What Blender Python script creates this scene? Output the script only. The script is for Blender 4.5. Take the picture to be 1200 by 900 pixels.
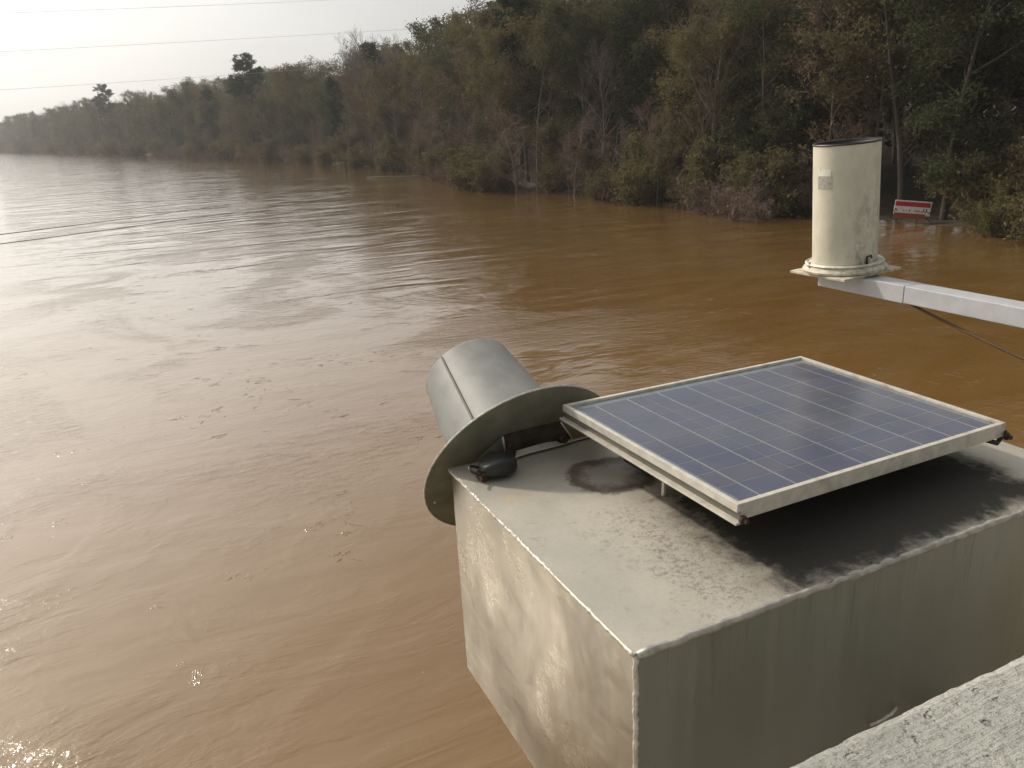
import bpy, bmesh, math, random
import numpy as np
from mathutils import Vector, Matrix, Euler

for o in list(bpy.data.objects): bpy.data.objects.remove(o)
S = bpy.context.scene
C = S.collection
random.seed(7)

# ------------------------------------------------------------------ camera
HC = 7.0                                     # eye above the flood water
cd = bpy.data.cameras.new('camera'); cam = bpy.data.objects.new('camera', cd); C.objects.link(cam)
cd.lens = 28.02; cd.sensor_width = 36.0; cd.sensor_fit = 'HORIZONTAL'
cd.clip_start = 0.05; cd.clip_end = 8000
RX = Vector((0.9985958, -0.0167845, -0.0502459))
DN = Vector((-0.0529752, -0.3163921, -0.9471482))
FW = Vector((0.0, 0.94848, -0.316837))
M = Matrix((RX, -DN, -FW)).transposed().to_4x4(); M.translation = (0, 0, HC)
cam.matrix_world = M
S.camera = cam
S.render.resolution_x = 1024; S.render.resolution_y = 768
S.render.engine = 'CYCLES'
S.cycles.max_bounces = 6; S.cycles.volume_bounces = 0
S.cycles.sample_clamp_indirect = 4.0

# ------------------------------------------------------------------ world + sun
SAZ, SEL = -50.0, 34.0
sd = Vector((math.sin(math.radians(SAZ))*math.cos(math.radians(SEL)), math.cos(math.radians(SAZ))*math.cos(math.radians(SEL)), math.sin(math.radians(SEL))))
W = bpy.data.worlds.new('World'); S.world = W; W.use_nodes = True
S.view_settings.view_transform = 'Standard'; S.view_settings.look = 'None'
S.view_settings.exposure = 0.0; S.view_settings.gamma = 1.0

class NG:
    """small node helper"""
    def __init__(s, tree): s.t = tree; s.L = tree.links
    def node(s, typ, ins=None, **props):
        n = s.t.nodes.new(typ)
        for k, v in props.items(): setattr(n, k, v)
        for k, v in (ins or {}).items(): s.set(n.inputs[k], v)
        return n
    def set(s, sock, v):
        if isinstance(v, bpy.types.NodeSocket): s.L.new(v, sock)
        else:
            if sock.type in ('RGBA',) and isinstance(v, (tuple, list)) and len(v) == 3: v = (*v, 1)
            sock.default_value = v
    def m(s, op, a, b=None, c=None, clamp=False):
        n = s.t.nodes.new('ShaderNodeMath'); n.operation = op; n.use_clamp = clamp
        for i, v in enumerate((a, b, c)):
            if v is not None: s.set(n.inputs[i], v)
        return n.outputs[0]
    def ramp(s, x, a, b, lo=0.0, hi=1.0):
        n = s.node('ShaderNodeMapRange', {0: x, 1: a, 2: b, 3: lo, 4: hi}); n.clamp = True
        n.interpolation_type = 'SMOOTHSTEP'; return n.outputs[0]
    def mix(s, f, a, b, mode='MIX'):
        n = s.t.nodes.new('ShaderNodeMix'); n.data_type = 'RGBA'; n.blend_type = mode
        s.set(n.inputs[0], f); s.set(n.inputs[6], a); s.set(n.inputs[7], b); return n.outputs[2]
    def noise(s, vec, scale, detail=4, rough=.55, dist=0.0, color=False):
        n = s.node('ShaderNodeTexNoise', {'Scale': scale, 'Detail': detail, 'Roughness': rough, 'Distortion': dist})
        if vec is not None: s.L.new(vec, n.inputs['Vector'])
        return n.outputs[1 if color else 0]
    def vmap(s, vec, scale=(1, 1, 1), rot=(0, 0, 0), loc=(0, 0, 0)):
        n = s.node('ShaderNodeMapping', {'Scale': scale, 'Rotation': rot, 'Location': loc}); s.L.new(vec, n.inputs[0]); return n.outputs[0]
    def bump(s, h, strength, dist, normal=None):
        n = s.node('ShaderNodeBump', {'Strength': strength, 'Distance': dist, 'Height': h})
        if normal is not None: s.L.new(normal, n.inputs['Normal'])
        return n.outputs[0]

w = NG(W.node_tree); W.node_tree.nodes.clear()
sky = w.node('ShaderNodeTexSky', sky_type='NISHITA', sun_disc=False, sun_elevation=math.radians(SEL), sun_rotation=math.radians(SAZ), altitude=50, air_density=1.2, dust_density=4.0, ozone_density=1.0)
tc = w.node('ShaderNodeTexCoord')
dot = w.node('ShaderNodeVectorMath', {0: tc.outputs['Generated'], 1: tuple(sd)}, operation='DOT_PRODUCT').outputs['Value']
# thin bright overcast: brightest around the veiled sun, greyer away from it
glow = w.m('POWER', w.m('MAXIMUM', w.m('MULTIPLY_ADD', dot, .5, .5), 0.0), 3.0)
cl = w.noise(w.vmap(tc.outputs['Generated'], (1, 1, 3.5)), 2.2, 5, .55, .3)
cl = w.ramp(cl, .3, .75, .92, 1.06)
aur = w.m('POWER', w.m('MAXIMUM', dot, 0.0), 9.0)
lum = w.m('MULTIPLY', w.m('MULTIPLY_ADD', glow, 6.2, 2.3), cl)
veil = w.node('ShaderNodeVectorMath', {0: (1.0, .995, .985)}, operation='SCALE'); w.set(veil.inputs['Scale'], lum)
warm = w.node('ShaderNodeVectorMath', {0: (1.0, .93, .80)}, operation='SCALE'); w.set(warm.inputs['Scale'], w.m('MULTIPLY', aur, 16.0))
both = w.node('ShaderNodeVectorMath', {0: veil.outputs[0], 1: warm.outputs[0]}, operation='ADD')
col = w.mix(.92, sky.outputs[0], both.outputs[0])
bg = w.node('ShaderNodeBackground', {'Color': col, 'Strength': 0.12})
wo = w.node('ShaderNodeOutputWorld'); w.L.new(bg.outputs[0], wo.inputs[0])

sl = bpy.data.lights.new('sun', 'SUN'); sl.energy = 3.1; sl.angle = math.radians(3.0); sl.color = (1.0, .90, .76)
so = bpy.data.objects.new('sun', sl); C.objects.link(so); so.rotation_euler = sd.to_track_quat('Z', 'Y').to_euler(); so.location = (0, 0, 40)

# ------------------------------------------------------------------ helpers
def link(o, parent=None):
    C.objects.link(o)
    if parent is not None: o.parent = parent
    return o
def tag(o, label=None, cat=None, group=None, kind=None):
    if label: o['label'] = label
    if cat: o['category'] = cat
    if group: o['group'] = group
    if kind: o['kind'] = kind
    return o
def empty(name, loc=(0, 0, 0), rotz=0.0, mat=None):
    o = bpy.data.objects.new(name, None); o.empty_display_size = .2
    if mat is not None: o.matrix_world = mat
    else: o.location = loc; o.rotation_euler = (0, 0, rotz)
    return link(o)
def mesh_obj(name, verts, faces, mat, parent=None, smooth=False):
    me = bpy.data.meshes.new(name); me.from_pydata([tuple(v) for v in verts], [], faces); me.update()
    if mat: me.materials.append(mat)
    if smooth: me.polygons.foreach_set('use_smooth', [True]*len(me.polygons))
    return link(bpy.data.objects.new(name, me), parent)
def bm_obj(name, bm, mat, parent=None, smooth=False, bevel=0.0):
    if bevel:
        bmesh.ops.bevel(bm, geom=list(bm.edges), offset=bevel, segments=2, affect='EDGES', profile=.6)
    bmesh.ops.recalc_face_normals(bm, faces=bm.faces)
    me = bpy.data.meshes.new(name); bm.to_mesh(me); bm.free()
    if mat: me.materials.append(mat)
    if smooth: me.polygons.foreach_set('use_smooth', [True]*len(me.polygons))
    return link(bpy.data.objects.new(name, me), parent)
def box_bm(x0, x1, y0, y1, z0, z1, bm=None, mat=None):
    bm = bm or bmesh.new()
    v = [bm.verts.new((x, y, z)) for z in (z0, z1) for y in (y0, y1) for x in (x0, x1)]
    if mat is not None:
        for q in v: q.co = mat @ q.co
    for f in ((0, 2, 3, 1), (4, 5, 7, 6), (0, 1, 5, 4), (2, 6, 7, 3), (0, 4, 6, 2), (1, 3, 7, 5)): bm.faces.new([v[i] for i in f])
    return bm
def box(name, b, mat, parent=None, bevel=0.0): return bm_obj(name, box_bm(*b), mat, parent, bevel=bevel)
def tube_geo(pts, rad, sides=8, cap=True, V=None, F=None):
    V = [] if V is None else V; F = [] if F is None else F
    pts = [Vector(p) for p in pts]; n = len(pts); rad = rad if hasattr(rad, '__len__') else [rad]*n
    base = len(V); up = Vector((0, 0, 1))
    t0 = (pts[-1]-pts[0]).normalized()
    if abs(t0.z) > .9: up = Vector((1, 0, 0))
    for i, p in enumerate(pts):
        t = (pts[min(i+1, n-1)]-pts[max(i-1, 0)]).normalized()
        a = t.cross(up).normalized(); b = a.cross(t)
        for k in range(sides):
            an = 2*math.pi*k/sides; V.append(p+(a*math.cos(an)+b*math.sin(an))*rad[i])
    for i in range(n-1):
        for k in range(sides):
            k2 = (k+1) % sides; F.append((base+i*sides+k, base+i*sides+k2, base+(i+1)*sides+k2, base+(i+1)*sides+k))
    if cap:
        F.append(tuple(base+k for k in range(sides))[::-1]); F.append(tuple(base+(n-1)*sides+k for k in range(sides)))
    return V, F
def tube(name, pts, rad, mat, parent=None, sides=8, smooth=True):
    V, F = tube_geo(pts, rad, sides); return mesh_obj(name, V, F, mat, parent, smooth)
def lathe_geo(prof, seg=48, cap0=False, cap1=False):
    V = []; F = []
    for r, z in prof:
        for k in range(seg): a = 2*math.pi*k/seg; V.append((r*math.cos(a), r*math.sin(a), z))
    for i in range(len(prof)-1):
        for k in range(seg): k2 = (k+1) % seg; F.append((i*seg+k, i*seg+k2, (i+1)*seg+k2, (i+1)*seg+k))
    if cap0: F.append(tuple(range(seg))[::-1])
    if cap1: F.append(tuple((len(prof)-1)*seg+k for k in range(seg)))
    return V, F
def lathe(name, prof, mat, parent, seg=48, cap0=False, cap1=False, smooth=True):
    V, F = lathe_geo(prof, seg, cap0, cap1); o = mesh_obj(name, V, F, mat, parent, False)
    if smooth:
        me = o.data
        me.polygons.foreach_set('use_smooth', [len(p.vertices) == 4 for p in me.polygons]); 
        me.set_sharp_from_angle(angle=math.radians(40)) if hasattr(me, 'set_sharp_from_angle') else None
    return o

def newmat(name):
    m = bpy.data.materials.new(name); m.use_nodes = True; m.node_tree.nodes.clear(); g = NG(m.node_tree)
    g.out = g.node('ShaderNodeOutputMaterial'); g.tc = g.node('ShaderNodeTexCoord'); g.ob = g.tc.outputs['Object']
    g.geo = g.node('ShaderNodeNewGeometry'); g.oi = g.node('ShaderNodeObjectInfo')
    return m, g
def princ(g, color, rough=.5, metal=0.0, normal=None, spec=.5, **extra):
    n = g.node('ShaderNodeBsdfPrincipled'); g.set(n.inputs['Base Color'], color); g.set(n.inputs['Roughness'], rough)
    g.set(n.inputs['Metallic'], metal); g.set(n.inputs['Specular IOR Level'], spec)
    if normal is not None: g.L.new(normal, n.inputs['Normal'])
    for k, v in extra.items(): g.set(n.inputs[k.replace('_', ' ')], v)
    g.L.new(n.outputs[0], g.out.inputs[0]); return n
def simple(name, color, rough=.5, metal=0.0, var=.15, scale=30.0, bump=.0, bscale=200.0, dirt=None, dscale=6.0, dlo=.55, dhi=.75):
    m, g = newmat(name)
    n = g.noise(g.ob, scale, 5, .6)
    c0 = tuple(max(0, c*(1-var)) for c in color); c1 = tuple(min(1, c*(1+var)) for c in color)
    c = g.mix(g.ramp(n, .3, .7), c0, c1)
    if dirt: c = g.mix(g.ramp(g.noise(g.ob, dscale, 6, .65, .4), dlo, dhi), c, dirt)
    nm = g.bump(g.noise(g.ob, bscale, 4, .6), bump, .002) if bump else None
    princ(g, c, rough, metal, nm); return m

# ------------------------------------------------------------------ materials of the hardware
YAW = .425
UX = Vector((math.cos(YAW), math.sin(YAW), 0)); WX = Vector((-math.sin(YAW), math.cos(YAW), 0))
def UWZ(u, v, z): return UX*u + WX*v + Vector((0, 0, HC+z))         # metres along the rail, out from the rail, from eye level

def mat_alu_side():
    m, g = newmat('brushed_aluminium')
    p = g.ob
    big = g.noise(g.vmap(p, (1, 1, .7)), 5.0, 4, .6, .6)
    streak = g.noise(g.vmap(p, (60, 14, 3.0)), 1.2, 6, .7, .3)
    fine = g.noise(g.vmap(p, (40, 40, 260)), 1.0, 3, .6)
    c = g.mix(g.ramp(big, .35, .68), (.43, .42, .38), (.53, .515, .46))
    c = g.mix(g.m('MULTIPLY', g.ramp(streak, .45, .75), .35), c, (.34, .33, .29))
    blot = g.ramp(g.noise(p, 17, 6, .7, .5), .62, .72)
    c = g.mix(g.m('MULTIPLY', blot, .35), c, (.75, .74, .70))
    scr = g.ramp(g.noise(g.vmap(p, (3, 5, 120), (.5, .3, 0)), 1.5, 5, .8, 1.2), .66, .70)
    r = g.m('ADD', g.ramp(big, .3, .7, .27, .17), g.m('MULTIPLY', g.m('ADD', streak, fine), .10))
    c = g.mix(g.m('MULTIPLY', scr, .4), c, (.8, .8, .76))
    h = g.m('ADD', g.m('MULTIPLY', g.noise(p, 2.2, 1, .5), 12.0), g.m('MULTIPLY', fine, .12))
    h = g.m('ADD', h, g.m('MULTIPLY', g.noise(g.vmap(p, (1, 1, 1.6)), 7, 2, .5, .4), 1.5))
    princ(g, c, r, .98, g.bump(h, .6, .004), Anisotropic=.5); return m
def sdbox(g, x, y, cx, cy, hx, hy):
    dx = g.m('SUBTRACT', g.m('ABSOLUTE', g.m('SUBTRACT', x, cx)), hx); dy = g.m('SUBTRACT', g.m('ABSOLUTE', g.m('SUBTRACT', y, cy)), hy)
    return g.m('MAXIMUM', dx, dy)
def mat_alu_top():
    m, g = newmat('weathered_aluminium_top')
    p = g.ob; sp = g.node('ShaderNodeSeparateXYZ', {0: p}); x, y = sp.outputs[0], sp.outputs[1]
    n1 = g.noise(p, 7, 5, .6, .4); n2 = g.noise(p, 42, 6, .75, .3); n3 = g.noise(p, 120, 4, .7); nb = g.noise(p, 3.0, 4, .6)
    c = g.mix(g.ramp(nb, .3, .7), (.43, .405, .345), (.54, .505, .43))
    c = g.mix(g.m('MULTIPLY', g.ramp(n3, .4, .8), .25), c, (.30, .285, .25))
    # faint rusty wash by the lock
    dl = g.m('SQRT', g.m('ADD', g.m('POWER', g.m('SUBTRACT', x, .075), 2.0), g.m('POWER', g.m('MULTIPLY', g.m('SUBTRACT', y, .575), 1.6), 2.0)))
    c = g.mix(g.m('MULTIPLY', g.m('MULTIPLY', g.ramp(dl, .07, .01), g.ramp(n2, .4, .6)), .5), c, (.62, .47, .30))
    # black stain, with the panel's cast shadow painted into the same dark area
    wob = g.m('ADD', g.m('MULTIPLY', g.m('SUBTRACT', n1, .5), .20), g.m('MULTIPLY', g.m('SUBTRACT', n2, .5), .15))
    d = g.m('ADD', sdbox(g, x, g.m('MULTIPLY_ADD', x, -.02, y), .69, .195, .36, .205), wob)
    stain_shade = g.ramp(d, .030, -.045)
    # irregular drip ring
    ex = g.m('MULTIPLY', g.m('SUBTRACT', x, .315), 1.0); ey = g.m('MULTIPLY', g.m('SUBTRACT', y, .565), 1.15)
    er = g.m('SQRT', g.m('ADD', g.m('POWER', ex, 2.0), g.m('POWER', ey, 2.0)))
    er = g.m('ADD', er, g.m('MULTIPLY', wob, .45))
    ring = g.m('MULTIPLY', g.ramp(er, .120, .098), g.ramp(g.m('ADD', er, g.m('MULTIPLY', n2, .03)), .055, .11, .30, 1.0))
    ring = g.m('MULTIPLY', ring, g.ramp(n2, .2, .5, .75, 1))
    # speckled lichen around the stain
    dsp = g.m('ADD', sdbox(g, x, y, .40, .22, .24, .23), g.m('MULTIPLY', g.m('SUBTRACT', n1, .5), .25))
    dsp2 = g.m('ADD', sdbox(g, x, y, .25, .2, .10, .19), g.m('MULTIPLY', g.m('SUBTRACT', n1, .5), .3))
    spk = g.m('MULTIPLY', g.ramp(dsp, .03, -.08), g.ramp(g.noise(p, 75, 6, .8, .2), .47, .62))
    spk = g.m('MAXIMUM', spk, g.m('MULTIPLY', g.ramp(dsp2, .05, -.06), g.ramp(g.noise(p, 60, 6, .8, .2), .50, .62)))
    drt = g.m('ADD', g.m('MULTIPLY', g.ramp(g.noise(p, 30, 6, .75, .6), .58, .70), .5), g.m('MULTIPLY', g.ramp(g.noise(p, 95, 5, .8, .2), .56, .66), .22), clamp=True)
    c = g.mix(drt, c, (.26, .23, .19))
    # a few long scratches
    scr = g.ramp(g.noise(g.vmap(p, (4, 110, 1), (0, 0, .12)), 1.3, 4, .8, .6), .70, .735)
    c = g.mix(g.m('MULTIPLY', scr, .5), c, (.16, .15, .13))
    c = g.mix(g.m('MULTIPLY', spk, .72), c, (.115, .095, .075))
    c = g.mix(g.m('MULTIPLY', ring, .92), c, (.078, .052, .038))
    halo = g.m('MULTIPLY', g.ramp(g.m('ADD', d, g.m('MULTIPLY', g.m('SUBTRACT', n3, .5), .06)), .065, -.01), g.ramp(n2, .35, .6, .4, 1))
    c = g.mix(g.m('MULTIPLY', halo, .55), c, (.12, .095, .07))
    c = g.mix(g.m('MULTIPLY', stain_shade, .96), c, (.020, .0175, .0145))
    r = g.m('ADD', g.ramp(nb, .3, .7, .42, .52), g.m('MULTIPLY', g.m('MAXIMUM', stain_shade, spk), .4), clamp=True)
    met = g.m('MULTIPLY', g.m('SUBTRACT', 1.0, g.m('MAXIMUM', stain_shade, g.m('MAXIMUM', ring, spk))), .35)
    h = g.m('ADD', g.m('MULTIPLY', nb, 3.0), g.m('MULTIPLY', g.m('ADD', n3, spk), .12))
    princ(g, c, r, met, g.bump(h, .5, .004)); return m
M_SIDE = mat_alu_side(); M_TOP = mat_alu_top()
M_WELD = simple('weld_metal', (.58, .56, .50), .5, .4, .2, 90, .5, 260)
M_GALV = simple('galvanised_steel', (.185, .19, .182), .6, .08, .14, 14, .12, 60, dirt=(.22, .22, .19), dscale=4)
M_GALVB = simple('grimy_galvanised_steel', (.17, .17, .125), .6, .2, .2, 12, .2, 60, dirt=(.10, .095, .06), dscale=5)
M_DARK = simple('dark_rubber', (.022, .021, .021), .42, 0, .3, 60, .3, 400, dirt=(.06, .055, .05), dscale=20)
M_RUST = simple('rusty_steel', (.065, .036, .025), .8, .2, .5, 120, .6, 400)
M_RUSTD = simple('dark_rusty_plate', (.055, .042, .028), .8, .1, .35, 25, .3, 200)
M_FRAME = simple('anodised_frame', (.62, .59, .52), .42, .2, .12, 40, .15, 300, dirt=(.33, .30, .25), dscale=14, dlo=.50, dhi=.8)
M_CREAM = None
def mat_cream():
    m, g = newmat('cream_gauge_paint'); p = g.ob
    sp = g.node('ShaderNodeSeparateXYZ', {0: p}); z = sp.outputs[2]
    n = g.noise(p, 9, 5, .6, .3); f = g.noise(g.vmap(p, (1, 1, .45)), 34, 7, .8, .4)
    c = g.mix(g.ramp(n, .3, .7), (.60, .565, .45), (.68, .645, .53))
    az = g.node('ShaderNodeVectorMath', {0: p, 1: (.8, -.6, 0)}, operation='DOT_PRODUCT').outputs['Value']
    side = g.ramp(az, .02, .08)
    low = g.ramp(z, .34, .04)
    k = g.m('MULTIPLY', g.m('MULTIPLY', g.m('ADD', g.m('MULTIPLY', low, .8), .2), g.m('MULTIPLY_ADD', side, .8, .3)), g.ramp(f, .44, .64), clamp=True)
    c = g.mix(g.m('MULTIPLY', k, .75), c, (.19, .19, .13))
    sp2 = g.ramp(g.noise(g.vmap(p, (1, 1, .25)), 75, 4, .7), .66, .72)
    c = g.mix(g.m('MULTIPLY', sp2, .35), c, (.22, .18, .12))
    ru = g.m('MULTIPLY', g.ramp(z, .035, .012), g.ramp(g.noise(p, 40, 5, .7), .4, .6))
    c = g.mix(g.m('MULTIPLY', ru, .6), c, (.30, .24, .15))
    princ(g, c, .5, 0.0, g.bump(g.noise(p, 12, 3), .15, .004)); return m
M_CREAM = mat_cream()
M_ARM = simple('pale_arm_metal', (.50, .51, .53), .5, .25, .07, 20, .15, 200, dirt=(.36, .36, .35), dscale=8, dlo=.6, dhi=.8)
M_BLACK = simple('black_funnel', (.012, .012, .016), .6)

# ------------------------------------------------------------------ setting : water
def mat_water():
    m, g = newmat('muddy_flood_water'); p = g.ob
    flow = g.vmap(p, (1, 1, 1), (0, 0, math.radians(-22)))
    n_b = g.noise(flow, .055, 3, .5, .8)
    tint = g.noise(g.vmap(flow, (.5, 1.3, 1)), .22, 5, .55, 2.2)
    foam = g.noise(g.vmap(flow, (.35, 1.5, 1)), .5, 8, .72, 1.4)
    c = g.mix(g.ramp(n_b, .35, .65), (.155, .080, .018), (.175, .096, .026))
    c = g.mix(g.m('MULTIPLY', g.ramp(tint, .3, .72), .55), c, (.215, .132, .056))
    c = g.mix(g.m('MULTIPLY', g.ramp(foam, .60, .78), .35), c, (.36, .25, .15))
    fleck = g.m('MULTIPLY', g.ramp(g.noise(g.vmap(flow, (.6, 1, 1)), 5.5, 3, .6, .3), .715, .76), g.ramp(g.noise(flow, .3, 4, .6, 1.5), .45, .62))
    c = g.mix(g.m('MULTIPLY', fleck, .55), c, (.50, .42, .33))
    patch = g.m('MULTIPLY', g.ramp(g.noise(flow, .13, 3, .55, 1.6), .44, .62), g.ramp(g.noise(g.vmap(flow, (.5, 1.4, 1)), .035, 3, .5, 1.0), .34, .58, .25, 1.25))
    swell = g.noise(g.vmap(flow, (.45, 1.0, 1)), .9, 3, .5, .5)
    eddy = g.noise(g.vmap(flow, (.6, 1.0, 1)), .38, 4, .55, 2.2)
    crease = g.m('SUBTRACT', 1.0, g.m('MULTIPLY', g.m('ABSOLUTE', g.m('SUBTRACT', eddy, .5)), 14.0), clamp=True)
    rip = g.noise(g.vmap(flow, (.55, 1.25, 1)), 4.2, 5, .62, .7)
    fine = g.noise(flow, 15, 4, .6, .4)
    h = g.m('MULTIPLY', swell, .026)
    h = g.m('ADD', h, g.m('MULTIPLY', g.m('MULTIPLY', rip, g.m('MULTIPLY_ADD', patch, 1.0, .04)), .019))
    h = g.m('ADD', h, g.m('MULTIPLY', g.m('MULTIPLY', fine, g.m('MULTIPLY_ADD', patch, 1.0, .05)), .0040))
    h = g.m('ADD', h, g.m('MULTIPLY', g.m('MULTIPLY', crease, rip), .0045))
    h = g.m('ADD', h, g.m('MULTIPLY', eddy, .016))
    chop = g.m('MULTIPLY', g.ramp(g.noise(flow, 2.0, 5, .7, .8), .58, .70), g.noise(g.vmap(flow, (.8, 1.2, 1)), 14.0, 3, .6, .8))
    chop = g.m('MULTIPLY', chop, g.ramp(g.noise(g.vmap(flow, (.6, 1.2, 1)), .28, 3, .6, 1.2), .50, .64))
    h = g.m('ADD', h, g.m('MULTIPLY', chop, .021))
    longw = g.noise(g.vmap(flow, (.30, 1.15, 1)), .30, 2, .5, 1.3)
    far = g.m('SUBTRACT', 1.0, g.ramp(g.node('ShaderNodeSeparateXYZ', {0: p}).outputs[1], 18, 75))
    h = g.m('ADD', h, g.m('MULTIPLY', longw, g.m('MULTIPLY_ADD', far, -.10, .135)))
    n = princ(g, c, .17, 0.0, g.bump(h, 1.0, 1.0)); n.inputs['IOR'].default_value = 1.333; bn = n.inputs['Normal'].links[0].from_socket
    g.set(n.inputs['Coat Weight'], 1.0); g.set(n.inputs['Coat IOR'], 1.333); g.set(n.inputs['Coat Roughness'], .045); g.L.new(bn, n.inputs['Coat Normal'])
    return m
def grid_sheet(name, xs, ys, zf, mat, kind='structure'):
    V = [(x, y, zf(x, y)) for y in ys for x in xs]; nx = len(xs)
    F = [(j*nx+i, j*nx+i+1, (j+1)*nx+i+1, (j+1)*nx+i) for j in range(len(ys)-1) for i in range(nx-1)]
    o = mesh_obj(name, V, F, mat, None, True); o['kind'] = kind; return o
water = mesh_obj('river_water', [(-1900, -900, 0), (1500, -900, 0), (1500, 1900, 0), (-1900, 1900, 0)], [(0, 1, 2, 3)], mat_water())
tag(water, kind='structure')

# bank of the river, right-hand side: from the near right to far upstream
BANK = [(95, -60), (60, 0), (40, 25), (28, 39), (24.5, 43.5), (20.5, 51), (16.2, 54), (14, 60), (9.8, 71), (4.3, 77), (-1.5, 90), (-9, 119), (-20, 138), (-31, 158), (-62, 210), (-119, 300), (-227, 457), (-504, 845), (-900, 1400)]
bk = np.array(BANK, float); seg = np.diff(bk, axis=0); sl_ = np.hypot(seg[:, 0], seg[:, 1]); cs = np.concatenate([[0], np.cumsum(sl_)])
def bank_at(s, off):
    i = int(np.clip(np.searchsorted(cs, s)-1, 0, len(seg)-1)); t = (s-cs[i])/sl_[i]
    p = bk[i]+seg[i]*t
    def nrm(j): j = int(np.clip(j, 0, len(seg)-1)); d = seg[j]/sl_[j]; return np.array([d[1], -d[0]])
    n = nrm(i)*(1-abs(t-.5)) + (nrm(i+1) if t > .5 else nrm(i-1))*abs(t-.5); n /= np.hypot(*n)
    return p+n*off
def mat_ground():
    m, g = newmat('leaf_littered_bank'); p = g.ob
    n = g.noise(p, .6, 6, .7); f = g.noise(p, 6, 6, .75)
    c = g.mix(g.ramp(n, .3, .7), (.045, .032, .02), (.075, .06, .032)); c = g.mix(g.m('MULTIPLY', g.ramp(f, .5, .75), .6), c, (.10, .07, .04))
    princ(g, c, .95, 0, g.bump(f, .8, .1)); return m
offs = [-60, -14, -4, 0, 4, 10, 20, 40, 70, 120, 260, 700]
prof = [-3.0, -2.2, -.6, -.12, .45, .9, 1.8, 4.0, 6.0, 7.0, 8.0, 10.0]
def axis(lo, hi, c0, c1, fine, grow_):
    a = list(np.arange(c0, c1, fine)); st = fine; v = c1
    while v < hi: a.append(v); st *= grow_; v += st
    a.append(hi); st = fine; v = c0-fine
    while v > lo: a.insert(0, v); st *= grow_; v -= st
    a.insert(0, lo); return np.array(a)
gx = axis(-1900, 1500, -70, 90, 2.2, 1.05); gy = axis(-900, 1900, 10, 215, 2.2, 1.05)
GX, GY = np.meshgrid(gx, gy); Q = np.stack([GX.ravel(), GY.ravel()], 1); best = np.full(len(Q), 1e9); sgn = np.ones(len(Q))
for i in range(len(seg)):
    rel = Q-bk[i]; t = np.clip((rel@seg[i])/sl_[i]**2, 0, 1); dv = rel-t[:, None]*seg[i]; dd = np.hypot(dv[:, 0], dv[:, 1])
    cr = seg[i][1]*rel[:, 0]-seg[i][0]*rel[:, 1]; up = dd < best-1e-9
    best[up] = dd[up]; sgn[up] = np.where(cr[up] > 0, 1, -1)
rg0 = np.random.default_rng(3); Zg = np.interp(best*sgn, offs, prof); Zg += rg0.uniform(-.15, .15, len(Zg))*(Zg > .3)
nx_ = len(gx); V = np.column_stack([Q, Zg]).tolist()
F = [(j*nx_+i, j*nx_+i+1, (j+1)*nx_+i+1, (j+1)*nx_+i) for j in range(len(gy)-1) for i in range(nx_-1)]
gr = mesh_obj('riverbank_ground', V, F, mat_ground(), None, True); tag(gr, kind='structure')
def ground_z(off): return float(np.interp(off, offs, prof))

# ------------------------------------------------------------------ trees
def mat_leaf(name, cols, rnd=.5, transl=.36):
    m, g = newmat(name); p = g.geo.outputs['Position']
    n = g.noise(p, .55, 3, .6); n2 = g.noise(p, 3.0, 2, .6)
    r = g.oi.outputs['Random']
    c = g.mix(g.ramp(g.m('MULTIPLY_ADD', r, .55, g.m('MULTIPLY', n, .6)), .15, .95), cols[0], cols[1])
    c = g.mix(g.m('MULTIPLY', g.ramp(n2, .52, .68), .5), c, cols[2])
    d = g.node('ShaderNodeBsdfDiffuse', {'Color': c}); t = g.node('ShaderNodeBsdfTranslucent', {'Color': c})
    mx = g.node('ShaderNodeMixShader', {0: transl, 1: d.outputs[0], 2: t.outputs[0]}); g.L.new(mx.outputs[0], g.out.inputs[0]); return m
M_LOLIVE = mat_leaf('olive_leaves', [(.105, .100, .05), (.165, .140, .068), (.25, .205, .105)])
M_LGREEN = mat_leaf('green_leaves', [(.062, .074, .040), (.11, .113, .056), (.18, .172, .082)])
M_LBROWN = mat_leaf('russet_leaves', [(.14, .105, .068), (.175, .135, .086), (.23, .18, .11)])
M_LPINE = mat_leaf('pine_needles', [(.02, .038, .02), (.034, .058, .027), (.06, .08, .037)], transl=.1)
M_LYEL = mat_leaf('yellow_green_leaves', [(.10, .115, .035), (.15, .15, .045), (.24, .22, .06)])
def mat_bark(name, a, b):
    m, g = newmat(name); n = g.noise(g.vmap(g.ob, (3, 3, .6)), 3, 5, .7)
    r = g.oi.outputs['Random']; c = g.mix(g.ramp(g.m('MULTIPLY_ADD', r, .35, g.m('MULTIPLY', n, .7)), .2, .85), a, b)
    princ(g, c, .9, 0, g.bump(n, .6, .05)); return m
M_BARK = mat_bark('dark_bark', (.05, .04, .03), (.11, .092, .07))
M_BGREY = mat_bark('grey_twigs', (.15, .125, .10), (.24, .205, .17))
M_BRED = mat_bark('reddish_twigs', (.16, .11, .085), (.23, .165, .13))
M_BPALE = mat_bark('pale_bark', (.13, .115, .09), (.20, .18, .145))

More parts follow.
